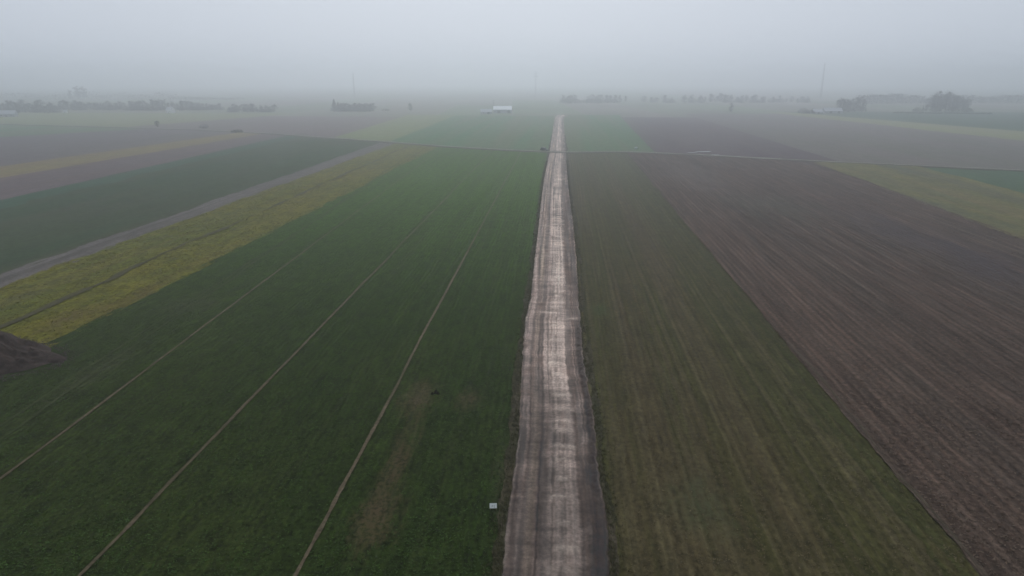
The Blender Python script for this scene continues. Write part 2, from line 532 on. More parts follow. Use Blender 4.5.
# ------------------------------------------------------------------ wheel tracks, furrow and lanes laid on the fields
def strip(name, pts, width, mat, z, parent=None, n_across=4, step=2.0, wob=0.1, crown=0.0, wn_=0.15, skirt=False):
    pts = np.array(pts, float)
    seg = np.hypot(*np.diff(pts, axis=0).T)
    s = np.concatenate([[0], np.cumsum(seg)])
    ss = [0.0]
    while ss[-1] < s[-1]:
        p = np.interp(ss[-1], s, pts[:, 1])
        ss.append(ss[-1] + step * max(1, p / 200))
    ss = np.minimum(np.array(ss), s[-1])
    ss = np.unique(ss)
    x = np.interp(ss, s, pts[:, 0])
    y = np.interp(ss, s, pts[:, 1])
    dx, dy = np.gradient(x), np.gradient(y)
    ln = np.hypot(dx, dy) + 1e-9
    nx_, ny_ = dy / ln, -dx / ln
    off = wob * fbm(ss * 0.06, ss * 0 + z * 90 + len(name), 3)
    wd = width * (1 + wn_ * fbm(ss * 0.12, ss * 0 + z * 31 + 4, 3) + 0.25 * fbm(ss * 1.1, ss * 0 + z * 17 + 2, 3))
    u = np.linspace(-0.5, 0.5, n_across)
    X = x[:, None] + nx_[:, None] * (off[:, None] + wd[:, None] * u)
    Y = y[:, None] + ny_[:, None] * (off[:, None] + wd[:, None] * u)
    Z = np.full_like(X, z) + crown * (0.25 - u[None, :] ** 2) * 4 + 0.01 * fbm(X * 1.5, Y * 1.5, 2)
    if skirt: Z[:, 0] = Z[:, -1] = 0.01
    o = grid_obj(name, np.stack([X, Y, Z], -1), mat, parent)
    return o


m_tram = field_mat('bare_wheel_track_soil', (0.105, 0.080, 0.054), (0.070, 0.056, 0.036), (0.04, 0.04, 0.02), 0.6, 1.2, 0.02, 0.4, 2.2, 0.2, bump=0.4)
m_tram2 = field_mat('faint_wheel_track_soil', (0.040, 0.044, 0.018), (0.030, 0.042, 0.014), (0.028, 0.040, 0.012), 0.6, 1.2, 0.03, 0.4, 2.0, 0.2, bump=0.4)
m_furrow = field_mat('dark_furrow_soil', (0.040, 0.036, 0.020), (0.056, 0.050, 0.022), (0.07, 0.066, 0.026), 0.6, 0.8, 0.03, 0.4, 1.5, 0.1)
m_lane = field_mat('pale_lane_gravel', (0.27, 0.255, 0.225), (0.20, 0.19, 0.165), (0.12, 0.115, 0.09), 0.5, 0.05, 0.5, 0.3, 0.8, 0.03)
wheat = bpy.data.objects['wheat_field']
stub = bpy.data.objects['stubble_field']
plo = bpy.data.objects['ploughed_field']
fal = bpy.data.objects['fallow_strip']


def line(p0, p1, y0=Y_NEAR, y1=None):
    e = edge(p0, p1)
    ye = float(lane_y(e(400))) - 3 if y1 is None else y1
    return [(float(e(y)), float(y)) for y in np.linspace(y0, ye, 40)]


zt = 0.125
strip('wheel_track', line((295, 576), (507, 178)), 0.42, m_tram, zt, wheat, wob=0.15, step=0.6)
strip('wheel_track', line((80, 576), (330, 318)), 0.42, m_tram, zt + 0.004, wheat, wob=0.15, step=0.6)
strip('wheel_track', line((0, 480), (213, 320)), 0.36, m_tram, zt + 0.002, wheat, wob=0.15, step=0.6)
strip('faint_wheel_track', line((60, 386), (120, 347)), 0.35, m_tram2, zt + 0.006, wheat, wob=0.5)
strip('faint_wheel_track', line((60, 397), (125, 352)), 0.35, m_tram2, zt + 0.005, wheat, wob=0.5)
strip('furrow', line((5, 325), (170, 252)), 1.2, m_furrow, 0.235, fal, wob=0.9, wn_=0.9)
m_ridge = field_mat('field_edge_ridge', (0.056, 0.042, 0.033), (0.070, 0.052, 0.040), (0.045, 0.042, 0.022), 0.6, 1.0, 0.02, 0.4, 2.0, 0.1)
strip('edge_ridge', line((985, 576), (632, 158)), 0.7, m_ridge, 0.16, plo, wob=0.45, crown=0.16, n_across=7, wn_=0.7, step=0.8)
# lane
ln_pts = LANE[np.argsort(LANE[:, 0])]
lane = strip('lane', [tuple(p) for p in ln_pts], 3.2, m_lane, 0.46, None, 6, 3.0, 0.6, skirt=True)
tag(lane, kind='structure')
m_verge = field_mat('lane_verge_grass', (0.055, 0.056, 0.034), (0.045, 0.040, 0.030), (0.075, 0.070, 0.05), 0.6, 0.05, 0.3, 0.4, 0.8, 0.03)
verge = strip('lane_verge', [(p[0], p[1] - 1.0) for p in ln_pts], 11.0, m_verge, 0.40, None, 8, 3.0, 1.2, skirt=True)
tag(verge, kind='structure')

# ------------------------------------------------------------------ the big construction road
ROAD_PX = [(700, 480.5, 634), (576, 501, 610), (520, 506.5, 607), (500, 509.5, 603.5), (470, 513.5, 598.5), (440, 517.5, 596.5), (400, 519.5, 591.5),
           (360, 522, 583.5), (320, 525.5, 580.5), (300, 530.5, 578.5), (260, 534.5, 576.5), (225, 538.5, 573.5), (200, 541.2, 570),
           (180, 544, 567.6), (165, 547, 566.6), (153, 549.6, 566), (135, 552.2, 564.6), (122, 554.3, 563.6), (117.5, 555.4, 564.2),
           (115.2, 557.5, 569.0)]
RY, RL, RR = [], [], []
for (py, a, b) in ROAD_PX:
    A, B = gp(a, py), gp(b, py)
    RY.append(0.5 * (A[1] + B[1]))
    RL.append(A[0])
    RR.append(B[0])
ys = [RY[0]]
while ys[-1] < RY[-1]:
    y = ys[-1]
    ys.append(y + (0.22 if y < 130 else 0.4 if y < 260 else 0.9 if y < 520 else 2.5))
ys = np.array(ys)
NU = 54
u = np.linspace(0, 1, NU)
U, Y = np.meshgrid(u, ys)
ragL = 0.10 * fbm(ys * 0.9, ys * 0 + 2.2, 4) + 0.05 * fbm(ys * 0.06, ys * 0 + 7.7, 2)
ragR = 0.14 * fbm(ys * 0.9, ys * 0 + 5.1, 4) + 0.06 * fbm(ys * 0.07, ys * 0 + 1.7, 2)
xl = np.interp(ys, RY, RL) + ragL
xr = np.interp(ys, RY, RR) + ragR
X = xl[:, None] + U * (xr - xl)[:, None]
W = (xr - xl)[:, None]
sm = lambda a, b, t: np.clip((t - a) / (b - a), 0, 1) ** 2 * (3 - 2 * np.clip((t - a) / (b - a), 0, 1))
drift = 0.05 * fbm(Y * 0.02, Y * 0 + 4.4, 2)
Uc = U + drift
# tracks along the road: noise stretched along it
st = fbm(U * 26 + drift * 8, Y * 0.012 + 11, 4)
st2 = fbm(U * 60, Y * 0.03 + 31, 3)
pale = sm(0.33, 0.46, Uc) * (1 - sm(0.66, 0.74, Uc))                   # graded middle band
pale *= 0.75 + 0.35 * fbm(U * 3, Y * 0.05, 3)
pale2 = sm(0.14, 0.18, Uc) * (1 - sm(0.22, 0.27, Uc)) * (0.5 + 0.5 * fbm(U * 2 + 9, Y * 0.03, 2))
dark_r = sm(0.72, 0.80, Uc) * np.clip(0.75 + 0.9 * fbm(U * 5 + 2, Y * 0.12 + 3, 4), 0, 1)
dark_c = np.exp(-((Uc - 0.45) / 0.012) ** 2) * (0.5 + 0.7 * fbm(U * 2, Y * 0.2, 3))
dark_d = np.exp(-((Uc - 0.74) / 0.030) ** 2) * np.clip(0.6 + 1.2 * fbm(U * 9 + 1, Y * 0.18 + 5, 3), 0, 1)
edgeL = (1 - sm(0.015, 0.055, U)) * np.clip(0.6 + 0.9 * fbm(Y * 0.08, Y * 0 + 14, 3), 0, 1)
edgeR = sm(0.955, 0.985, U) * np.clip(0.35 + 0.9 * fbm(Y * 0.12, Y * 0 + 19, 3), 0, 1)
spoil = sm(0.86, 0.93, U) * (1 - sm(0.96, 0.99, U)) * np.clip(0.35 + 1.4 * fbm(Y * 0.07 + 3, Y * 0 + 29, 3), 0, 1)
# tipped and spread loads: a low step about every 3.3 m in the graded band
rs = np.random.default_rng(3)
bar = np.zeros_like(U)
bstep = np.zeros_like(U)
bay = np.zeros_like(U)
yb = ys[0]
while yb < 320:
    yb += rs.uniform(2.3, 4.6)
    u0, u1 = rs.uniform(0.40, 0.52), rs.uniform(0.62, 0.76)
    amp_b = 1.0
    if rs.random() < 0.10: u0, u1, amp_b = rs.uniform(0.02, 0.3), rs.uniform(0.3, 0.6), 0.45
    if rs.random() < 0.04: u0, u1, amp_b = 0.74, 0.95, 0.45
    msk = sm(u0 - 0.03, u0 + 0.03, U) * (1 - sm(u1 - 0.03, u1 + 0.03, U))
    yy = Y - yb - 0.25 * fbm(U * 8, U * 0 + yb, 2)
    bay += np.where((yy > 0) & (yy < 6), 1, 0) * rs.uniform(-0.5, 0.5)
    bar += msk * np.exp(-(yy / rs.uniform(0.3, 0.7)) ** 2) * rs.uniform(0.35, 1.15) * amp_b * np.clip(0.7 + 0.8 * fbm(U * 14 + yb, Y * 0.8, 3), 0, 1.2)
    bstep += msk * np.where(yy > 0, np.exp(-yy / 1.6), 0) * rs.uniform(0.1, 0.5)
bar = np.clip(bar, 0, 1)
blot = fbm(U * 7 + 40, Y * 0.25, 4)
C_mid = np.array([0.150, 0.124, 0.114])
C_pale = np.array([0.245, 0.213, 0.195])
C_dark = np.array([0.080, 0.058, 0.049])
C_ridge = np.array([0.34, 0.305, 0.275])
C = C_mid[None, None] * (1 + 0.42 * st + 0.48 * st2 + 0.25 * blot)[..., None]


def lerp(C, c, f):
    f = np.clip(f, 0, 1)[..., None]
    return C * (1 - f) + c * f


C = lerp(C, C_pale * (1 + 0.20 * st + 0.26 * st2 + 0.14 * blot)[..., None], pale * 0.85)
C = lerp(C, np.array([0.235, 0.20, 0.15]), pale2 * 0.7)
C = lerp(C, C_dark * (1 + 0.4 * st2)[..., None], dark_r * 0.8)
C = lerp(C, C_dark * 1.3, np.exp(-((Uc - 0.22) / 0.10) ** 2) * np.clip(0.25 + 0.9 * fbm(U * 12 + 60, Y * 0.03 + 8, 4), 0, 1) * 0.8)
holes = np.exp(-((Uc - 0.53) / 0.018) ** 2) * np.clip(3 * fbm(U * 3, Y * 0.55, 3) - 0.2, 0, 1)
C = lerp(C, C_dark, holes * 0.6)
C = lerp(C, C_dark * 1.1, dark_d * 0.7)
C = lerp(C, C_dark, dark_c * 0.7)
C = lerp(C, C_dark * 1.25, np.clip(blot - 0.35, 0, 1) * 1.1 * (1 - pale * 0.6))
C = C * (1 + 0.35 * bay * sm(0.36, 0.44, Uc) * (1 - sm(0.68, 0.78, Uc)))[..., None]
C = lerp(C, C_pale * 1.1, bstep * 1.3)
C = C * (1 + 0.20 * fbm(U * 2.5 + 3, Y * 1.3, 3) * (1 - sm(150, 320, Y)))[..., None]      # crosswise ripple tones, in the colour only
C = lerp(C, C_ridge, bar * 0.85)
C = lerp(C, C_ridge * 0.9, edgeL * np.clip(0.4 + 1.2 * fbm(U * 20, Y * 0.3, 3), 0, 1) * 0.6)
C = lerp(C, C_ridge * 0.7, edgeR * np.clip(0.3 + 1.2 * fbm(U * 20 + 7, Y * 0.3, 3), 0, 1) * 0.5)
C = lerp(C, np.array([0.048, 0.038, 0.036]), spoil * 0.85)
Zr = 0.11 + 0.035 * st + 0.02 * st2 + 0.03 * blot + 0.10 * bar + 0.05 * bstep - 0.05 * dark_c + 0.10 * edgeL + 0.14 * edgeR + 0.30 * spoil * (0.6 + 0.6 * fbm(U * 30, Y * 1.5, 3)) - 0.06 * dark_d
Zr += 0.05 * pale
Zr = Zr * sm(0, 0.02, U) * sm(0, 0.02, 1 - U) + 0.11
# where it meets the lane the surface is churned and darker
ly = float(lane_y(-3))
jn = np.exp(-((Y - ly) / 9) ** 4)
C = lerp(C, C_mid * 0.62, jn * 0.6)
C = C * np.array([1.30, 1.17, 1.07]) * (0.55 + 0.50 * sm(58, 110, Y + 8 * blot))[..., None]   # darker near end, paler beyond
lum = C.mean(-1, keepdims=True)
C = C * np.clip(lum / 0.165, 0.25, 2.0) ** 0.45
C = np.clip(C, 0.02, 0.6)
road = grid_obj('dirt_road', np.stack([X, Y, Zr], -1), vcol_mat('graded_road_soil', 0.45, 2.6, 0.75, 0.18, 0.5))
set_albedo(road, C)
tag(road, kind='structure')


# ------------------------------------------------------------------ soil clods along the road edges (uncountable)
def clods(name, n, place, mat, smin, smax, label):
    r = random.Random(11)
    mb = MB()
    for _ in range(n):
        x, y, z = place(r)
        s = r.uniform(smin, smax)
        a = r.uniform(0, 6.28)
        pts = []
        for k in range(5):
            t = a + k * 1.2566
            q = s * r.uniform(0.7, 1.2)
            pts.append((x + q * math.cos(t), y + q * math.sin(t), z - 0.05))
        pts.append((x + s * r.uniform(-.3, .3), y + s * r.uniform(-.3, .3), z + s * r.uniform(0.25, 0.6)))
        mb.add(pts, [(k, (k + 1) % 5, 5) for k in range(5)])
    o = mb.build(name, mat)
    tag(o, label, 'soil', kind='stuff')
    return o


m_clod = plain('dark_clod_soil', (0.060, 0.048, 0.044), 0.95, 0.1, 0.3, 3.0)
m_clodp = plain('pale_clod_soil', (0.24, 0.22, 0.20), 0.9, 0.2, 0.25, 3.0)


def on_right(r):
    y = 55 + 420 * r.random() ** 1.6
    g = max(0.15, 0.5 + float(fbm(y * 0.07 + 3, 29.0, 3)))
    return float(np.interp(y, RY, RR)) + r.gauss(-0.35, 0.45) * (0.5 + g), y, 0.14


def on_left(r):
    y = 55 + 420 * r.random() ** 1.6
    return float(np.interp(y, RY, RL)) + r.gauss(0.1, 0.3), y, 0.13


clods('soil_clods', 2600, on_right, m_clod, 0.04, 0.13, 'dark crumbled soil pushed along the right road edge')

m_rverge = field_mat('road_verge_soil', (0.040, 0.033, 0.020), (0.028, 0.030, 0.014), (0.075, 0.060, 0.045), 0.6, 1.2, 0.05, 0.7, 2.2, 0.15)
for side, xs in ((-1, RL), (1, RR)):
    o = strip('road_verge', [(x + side * 0.25, y) for x, y in zip(xs, RY)][:17], 1.5, m_rverge, 0.15 + 0.004 * side, None, 6, 0.7, 0.25, wn_=0.6)
    tag(o, kind='structure')


def weeds(n, seed, label):
    r = random.Random(seed)
    mb = MB()
    for _ in range(n):
        y = 50 + 330 * r.random() ** 1.5
        side = r.choice((-1, 1))
        x = float(np.interp(y, RY, RR if side > 0 else RL)) + side * abs(r.gauss(0.25, 0.55))
        for k in range(4):
            a = r.uniform(0, 6.28)
            L = r.uniform(0.12, 0.35)
            q = r.uniform(0.02, 0.05)
            b0 = np.array([x + r.gauss(0, 0.1), y + r.gauss(0, 0.1), 0.12])
            d = np.array([math.cos(a), math.sin(a), 0]) 
            e = np.array([-d[1], d[0], 0]) * q
            mb.add([b0 - e, b0 + e, b0 + d * L * 0.8 + np.array([0, 0, L])], [(0, 1, 2)])
    o = mb.build('verge_weeds', plain('dry_weeds', (0.055, 0.054, 0.024), 0.9, 0.1, 0.4, 2))
    tag(o, label, 'weeds', kind='stuff')


weeds(4200, 8, 'sparse dry weeds along both road edges')



def scatter(name, x, y, z, size, lean, squat, mat, label, cat, seed):
    """one small upright three-cornered leaf or crumb at each point, all in one mesh"""
    g = np.random.default_rng(seed)
    n = len(x)
    a = g.uniform(0, 2 * math.pi, n)
    sz = size * g.uniform(0.6, 1.4, n)
    c, s_ = np.cos(a), np.sin(a)
    k = lean * sz * g.uniform(-1, 1, (2, n))
    P_ = np.empty((n, 3, 3), np.float32)
    P_[:, 0] = np.stack([x - c * sz * 0.5, y - s_ * sz * 0.5, z - 0.02 + 0 * x], -1)
    P_[:, 1] = np.stack([x + c * sz * 0.5, y + s_ * sz * 0.5, z - 0.02 + 0 * x], -1)
    P_[:, 2] = np.stack([x + k[0], y + k[1], z + sz * squat], -1)
    me = bpy.data.meshes.new(name)
    me.vertices.add(3 * n)
    me.vertices.foreach_set('co', P_.reshape(-1))
    me.loops.add(3 * n)
    me.loops.foreach_set('vertex_index', np.arange(3 * n, dtype=np.int32))
    me.polygons.add(n)
    me.polygons.foreach_set('loop_start', np.arange(0, 3 * n, 3, dtype=np.int32))
    me.polygons.foreach_set('loop_total', np.full(n, 3, dtype=np.int32))
    me.update(calc_edges=True)
    me.materials.append(mat)
    o = bpy.data.objects.new(name, me)
    col.objects.link(o)
    tag(o, label, cat, kind='stuff')
    return o


def spots(el, er, n, ymax, seed, clump=0.25):
    """random ground points between two edges, denser near the camera and in clumps"""
    g = np.random.default_rng(seed)
    y = 44 + (ymax - 44) * g.random(n) ** 1.5
    xl_, xr_ = el(y), er(y)
    x = xl_ + (xr_ - xl_) * g.random(n)
    keep = fbm(x * clump, y * clump * 0.5, 3) + g.uniform(-1.0, 1.0, n) > -0.3
    keep &= g.random(n) > ((y - 44) / (ymax - 44)) ** 1.5
    return x[keep], y[keep]


m_blade = plain('wheat_leaves', (0.028, 0.056, 0.009), 0.8, 0.15, 0.45, 0.6)
m_tuft = plain('fallow_tufts', (0.112, 0.102, 0.014), 0.9, 0.1, 0.45, 0.6)
m_crumb = plain('ploughed_clods', (0.092, 0.067, 0.050), 0.95, 0.1, 0.4, 1.2)
m_straw = plain('stubble_stalks', (0.080, 0.064, 0.034), 0.9, 0.1, 0.45, 0.8)
x, y = spots(lambda v: np.maximum(E['wheat_l'](v), -0.85 * v - 25), lambda v: E['road_l'](v) - 0.8, 300000, 330, 1)
for t0, t1 in (((295, 576), (507, 178)), ((80, 576), (330, 318)), ((0, 480), (213, 320))):
    k = np.abs(x - edge(t0, t1)(y)) > 0.30
    x, y = x[k], y[k]
for (cx0, cy0, r1, r2, _c, _a) in pb[:4]:                       # hardly anything grows on the bare spots
    q = np.hypot((x - cx0) / r1, (y - cy0) / r2) + 0.6 * fbm(x * 0.5, y * 0.3, 3)
    k = (q > 0.9) | (np.random.default_rng(9).random(len(x)) < 0.2)
    x, y = x[k], y[k]
scatter('wheat_plants', x, y, 0.10, 0.17, 1.0, 0.22, m_blade, 'short green wheat plants covering the field left of the road', 'wheat', 2)
x, y = spots(lambda v: np.maximum(E['track_r'](v), -0.85 * v - 25), E['wheat_l'], 42000, 420, 3, 0.18)
scatter('fallow_plants', x, y, 0.16, 0.36, 1.0, 0.20, m_tuft, 'dry yellow tufts covering the fallow strip', 'grass', 4)
x, y = spots(E['stub_r'], lambda v: np.minimum(E['plo_r'](v), 0.75 * v + 20), 80000, 420, 5, 0.3)
scatter('plough_crumbs', x, y, 0.32, 0.26, 1.0, 0.20, m_crumb, 'loose clods strewn over the ploughed field', 'soil', 6)
x, y = spots(lambda v: E['road_r'](v) + 0.9, E['stub_r'], 70000, 330, 7, 0.3)
scatter('stubble', x, y, 0.15, 0.18, 1.0, 0.2, m_straw, 'short dry stubble right of the road', 'stubble', 8)

# ------------------------------------------------------------------ soil heap at the left edge of the frame
hx, hy = gp(-24, 358)
m_heap = field_mat('heap_soil', (0.044, 0.031, 0.028), (0.024, 0.017, 0.016), (0.066, 0.048, 0.042), 0.5, 0.5, 0.4, 0.5, 1.6, 0.12, bump=1.0)
na, nr = 180, 70
A, R_ = np.meshgrid(np.linspace(0, 2 * math.pi, na), np.linspace(0, 1, nr))
rad = 1 + 0.16 * fbm(np.cos(A) * 1.4 + 5, np.sin(A) * 1.4 + 5, 3)
rx, ry = 15.0, 8.2
tl = math.radians(-8)
lx, ly_ = rx * R_ * rad * np.cos(A), ry * R_ * rad * np.sin(A)
HX, HY = hx + lx * math.cos(tl) - ly_ * math.sin(tl), hy + lx * math.sin(tl) + ly_ * math.cos(tl)
prof = np.clip(1 - R_ ** 1.7, 0, 1) * (1 - 0.35 * np.clip((lx / rx), 0, 1))
HZ = 0.10 + prof * (3.8 + 1.7 * fbm(HX * 0.22, HY * 0.22, 4)) + 0.34 * fbm(HX * 0.7, HY * 0.7, 5) * (1 - R_ ** 6)
heap = grid_obj('soil_heap', np.stack([HX, HY, HZ], -1), m_heap)
tag(heap, 'heap of dark dug soil at the end of the yellow strip', 'soil heap')



def on_heap(r):
    t = r.uniform(0, 6.283)
    q = 0.93 + abs(r.gauss(0, 0.09))
    ax, ay = rx * q * math.cos(t), ry * q * math.sin(t)
    return hx + ax * math.cos(tl) - ay * math.sin(tl), hy + ax * math.sin(tl) + ay * math.cos(tl), 0.12


clods('spilled_soil', 1400, on_heap, m_clod, 0.05, 0.18, 'dark soil spilled round the foot of the heap')

# small dark clump in the wheat
cx_, cy_ = gp(435, 393)
r = random.Random(4)
mb = MB()
for k in range(9):
    x, y = cx_ + r.gauss(0, 0.28), cy_ + r.gauss(0, 0.45)
    s = r.uniform(0.15, 0.3)
    mb.add([(x + s * math.cos(t), y + s * math.sin(t), 0.08) for t in (0, 1.25, 2.5, 3.77, 5.0)] + [(x, y, 0.1 + s * 1.2)], [(i, (i + 1) % 5, 5) for i in range(5)])
clump = mb.build('earth_clump', plain('black_earth', (0.016, 0.014, 0.013), 0.95, 0.1, 0.3, 3))
tag(clump, 'small black clump of earth on the bare patch in the wheat', 'earth clump')

# ------------------------------------------------------------------ white board by the road
bx_, by_ = gp(493.3, 510.5)
bd = empty('marker_board', (bx_, by_, 0.10), YAW + 0.03)
m_white = plain('white_board_paint', (0.56, 0.58, 0.54), 0.6, 0.4, 0.06, 4)
m_ink = plain('grey_print', (0.22, 0.23, 0.25), 0.7, 0.2, 0.1, 6)
m_wood = plain('raw_wood_stake', (0.20, 0.16, 0.11), 0.85, 0.2, 0.25, 5)
tilt = math.radians(38)


def bpt(x, s, d):      # x across, s up the slope of the board, d out of its face
    return (x, math.sin(tilt) * s - math.cos(tilt) * d, 0.16 + math.cos(tilt) * s + math.sin(tilt) * d)


def slab(x0, x1, s0, s1, d0, d1):
    m = MB()
    m.add([bpt(x0, s0, d0), bpt(x1, s0, d0), bpt(x1, s1, d0), bpt(x0, s1, d0), bpt(x0, s0, d1), bpt(x1, s0, d1), bpt(x1, s1, d1), bpt(x0, s1, d1)],
          [(0, 3, 2, 1), (4, 5, 6, 7), (0, 1, 5, 4), (1, 2, 6, 5), (2, 3, 7, 6), (3, 0, 4, 7)])
    return m


slab(-0.37, 0.37, 0, 0.50, -0.03, 0.0).build('panel', m_white, bd)
slab(-0.15, -0.07, 0.16, 0.30, 0.001, 0.004).build('print_mark', m_ink, bd)
slab(-0.02, 0.03, 0.18, 0.28, 0.001, 0.004).build('print_mark', m_ink, bd)
slab(0.10, 0.16, 0.17, 0.29, 0.001, 0.004).build('print_mark', m_ink, bd)
for s in (-1, 1):
    MB().tube((s * 0.30, -0.0, -0.06), (s * 0.30, 0.02, 0.18), 0.025, 0.025, 6).build('stake', m_wood, bd)
    MB().tube((s * 0.30, 0.34, -0.06), (s * 0.30, 0.30, 0.50), 0.025, 0.025, 6).build('stake', m_wood, bd)
tag(bd, 'small white board with grey print standing in the wheat beside the road', 'board')

# ------------------------------------------------------------------ dark car at the crossing
kx_, ky_ = gp(545.0, 151.5)
car = empty('parked_car', (kx_ - 0.5, ky_, 0.46), math.radians(-35))
car.scale = (1.12, 1.12, 1.2)
m_paint = plain('dark_car_paint', (0.018, 0.021, 0.024), 0.3, 0.5, 0.05, 1)
m_glass = plain('dark_car_glass', (0.02, 0.025, 0.03), 0.08, 0.6, 0.02, 1)
m_tyre = plain('tyre_rubber', (0.015, 0.015, 0.015), 0.9, 0.2, 0.1, 4)
m_rim = plain('alloy_rim', (0.45, 0.45, 0.46), 0.35, 0.5, 0.05, 4, 0.8)
m_lampw = plain('lamp_lens', (0.6, 0.6, 0.6), 0.2, 0.5, 0.02, 4)
m_lampr = plain('tail_lens', (0.25, 0.02, 0.02), 0.2, 0.5, 0.02, 4)


def loft(sections):
    """sections: list of (x, half_width_low, half_width_high, z0, z_mid, z1)"""
    vs_, fs_ = [], []
    for (x, a, b, z0, zm, z1) in sections:
        vs_ += [(x, -a * 0.92, z0), (x, -a, zm), (x, -b, z1), (x, b, z1), (x, a, zm), (x, a * 0.92, z0)]
    for i in range(len(sections) - 1):
        for k in range(6):
            fs_.append((i * 6 + k, i * 6 + (k + 1) % 6, (i + 1) * 6 + (k + 1) % 6, (i + 1) * 6 + k))
    n = len(sections) - 1
    fs_ += [tuple(range(5, -1, -1)), tuple(range(n * 6, n * 6 + 6))]
    return MB().add(vs_, fs_)


loft([(-2.2, 0.70, 0.66, 0.42, 0.70, 0.88), (-2.1, 0.85, 0.78, 0.30, 0.72, 1.02), (-1.2, 0.92, 0.84, 0.26, 0.74, 1.08), (0.9, 0.92, 0.84, 0.26, 0.74, 1.06),
      (1.9, 0.88, 0.78, 0.28, 0.70, 0.95), (2.25, 0.72, 0.64, 0.36, 0.62, 0.82)]).build('body', m_paint, car)
loft([(-2.0, 0.78, 0.62, 1.00, 1.10, 1.30), (-1.6, 0.82, 0.64, 1.02, 1.20, 1.66), (0.0, 0.82, 0.64, 1.02, 1.20, 1.72), (0.5, 0.82, 0.62, 1.02, 1.16, 1.60),
      (1.25, 0.80, 0.70, 1.00, 1.03, 1.08)]).build('cabin', m_paint, car)
for s in (-1, 1):
    for (a, b) in ((-1.45, -0.45), (-0.36, 0.55)):
        m = MB()
        y0, y1 = s * 0.835, s * 0.70
        m.add([(a, y0, 1.18), (b, y0, 1.18), (b - 0.1, y1, 1.56), (a + 0.08, y1, 1.56), (a, y0 - s * 0.04, 1.18), (b, y0 - s * 0.04, 1.18), (b - 0.1, y1 - s * 0.04, 1.56), (a + 0.08, y1 - s * 0.04, 1.56)],
              [(0, 1, 2, 3), (7, 6, 5, 4), (0, 4, 5, 1), (1, 5, 6, 2), (2, 6, 7, 3), (3, 7, 4, 0)])
        m.build('side_window', m_glass, car)
    MB().box(2.12, 2.24, s * 0.55 - 0.12, s * 0.55 + 0.12, 0.66, 0.78).build('headlight', m_lampw, car)
    MB().box(-2.22, -2.12, s * 0.60 - 0.10, s * 0.60 + 0.10, 0.76, 0.90).build('tail_light', m_lampr, car)
    for x in (-1.38, 1.40):
        wh = MB().tube((x, s * 0.72, 0.33), (x, s * 0.95, 0.33), 0.33, 0.33, 16).build('wheel', m_tyre, car)
        MB().tube((x, s * 0.951, 0.33), (x, s * 0.965, 0.33), 0.20, 0.20, 12).build('rim', m_rim, wh)
MB().add([(0.62, -0.66, 1.56), (0.62, 0.66, 1.56), (1.2, 0.72, 1.13), (1.2, -0.72, 1.13), (0.66, -0.66, 1.58), (0.66, 0.66, 1.58), (1.24, 0.72, 1.15), (1.24, -0.72, 1.15)],
         [(0, 1, 2, 3), (7, 6, 5, 4), (0, 4, 5, 1), (1, 5, 6, 2), (2, 6, 7, 3), (3, 7, 4, 0)]).build('windscreen', m_glass, car)
tag(car, 'dark car parked where the lane meets the pale road', 'car')

# pale bag in the far field and puddles on the lane
m_bag = plain('white_woven_bag', (0.40, 0.42, 0.42), 0.8, 0.2, 0.1, 3)
gx, gy = gp(636, 149)
g = empty('bulk_bag', (gx, gy, 0.12), 0.3)
vs_, fs_ = [], []
prof_b = [(0.62, 0.0), (0.84, 0.12), (0.90, 0.5), (0.82, 0.9), (0.5, 1.05)]
for (rr, z) in prof_b:
    for k in range(12):
        t = k * math.pi / 6
        q = rr * (1 / max(abs(math.cos(t)), abs(math.sin(t)))) ** 0.5
        vs_.append((q * math.cos(t) * 1.25, q * math.sin(t), z))
for i in range(4):
    for k in range(12): fs_.append((i * 12 + k, i * 12 + (k + 1) % 12, (i + 1) * 12 + (k + 1) % 12, (i + 1) * 12 + k))
fs_.append(tuple(range(48, 60)))
mesh_obj('sack', vs_, fs_, m_bag, g, True)
for s in (-1, 1):
    MB().tube((s * 0.5, 0.3, 1.0), (s * 0.35, 0.2, 1.3), 0.03, 0.03, 5).tube((s * 0.35, 0.2, 1.3), (s * 0.35, -0.2, 1.3), 0.03, 0.03, 5).tube((s * 0.35, -0.2, 1.3), (s * 0.5, -0.3, 1.0), 0.03, 0.03, 5).build('lifting_loop', m_bag, g)
tag(g, 'pale full bag standing in the far field just beyond the lane', 'bag')

tw = NT('still_water')
tw.b.inputs['IOR'].default_value = 1.33
tw.finish((0.05, 0.045, 0.04), 0.04, 0.5, tw.noise((2, 2, 0), 2), 0.02, 0.02)


def puddle(px, py, rx_, ry_, label, seed, z):
    x, y = gp(px, py)
    r = random.Random(seed)
    n = 28
    ph = [r.uniform(0, 6.28) for _ in range(3)]
    vs_ = [(x, y, z)]
    for k in range(n):
        t = 2 * math.pi * k / n
        q = 1 + 0.22 * math.sin(2 * t + ph[0]) + 0.14 * math.sin(3 * t + ph[1]) + 0.08 * math.sin(5 * t + ph[2])
        vs_.append((x + rx_ * q * math.cos(t), y + ry_ * q * math.sin(t), z))
    o = mesh_obj('puddle', vs_, [(0, 1 + k, 1 + (k + 1) % n) for k in range(n)], tw.m)
    tag(o, label, 'puddle', 'puddles on the lane')


puddle(704, 152.6, 4.0, 2.4, 'longest bright puddle beside the lane at the dark field corner', 1, 0.50)
puddle(715.5, 155.6, 2.4, 1.1, 'small puddle on the lane right of the longest puddle', 2, 0.50)
puddle(692.5, 153.4, 2.4, 1.2, 'small puddle on the lane left of the longest puddle', 3, 0.50)


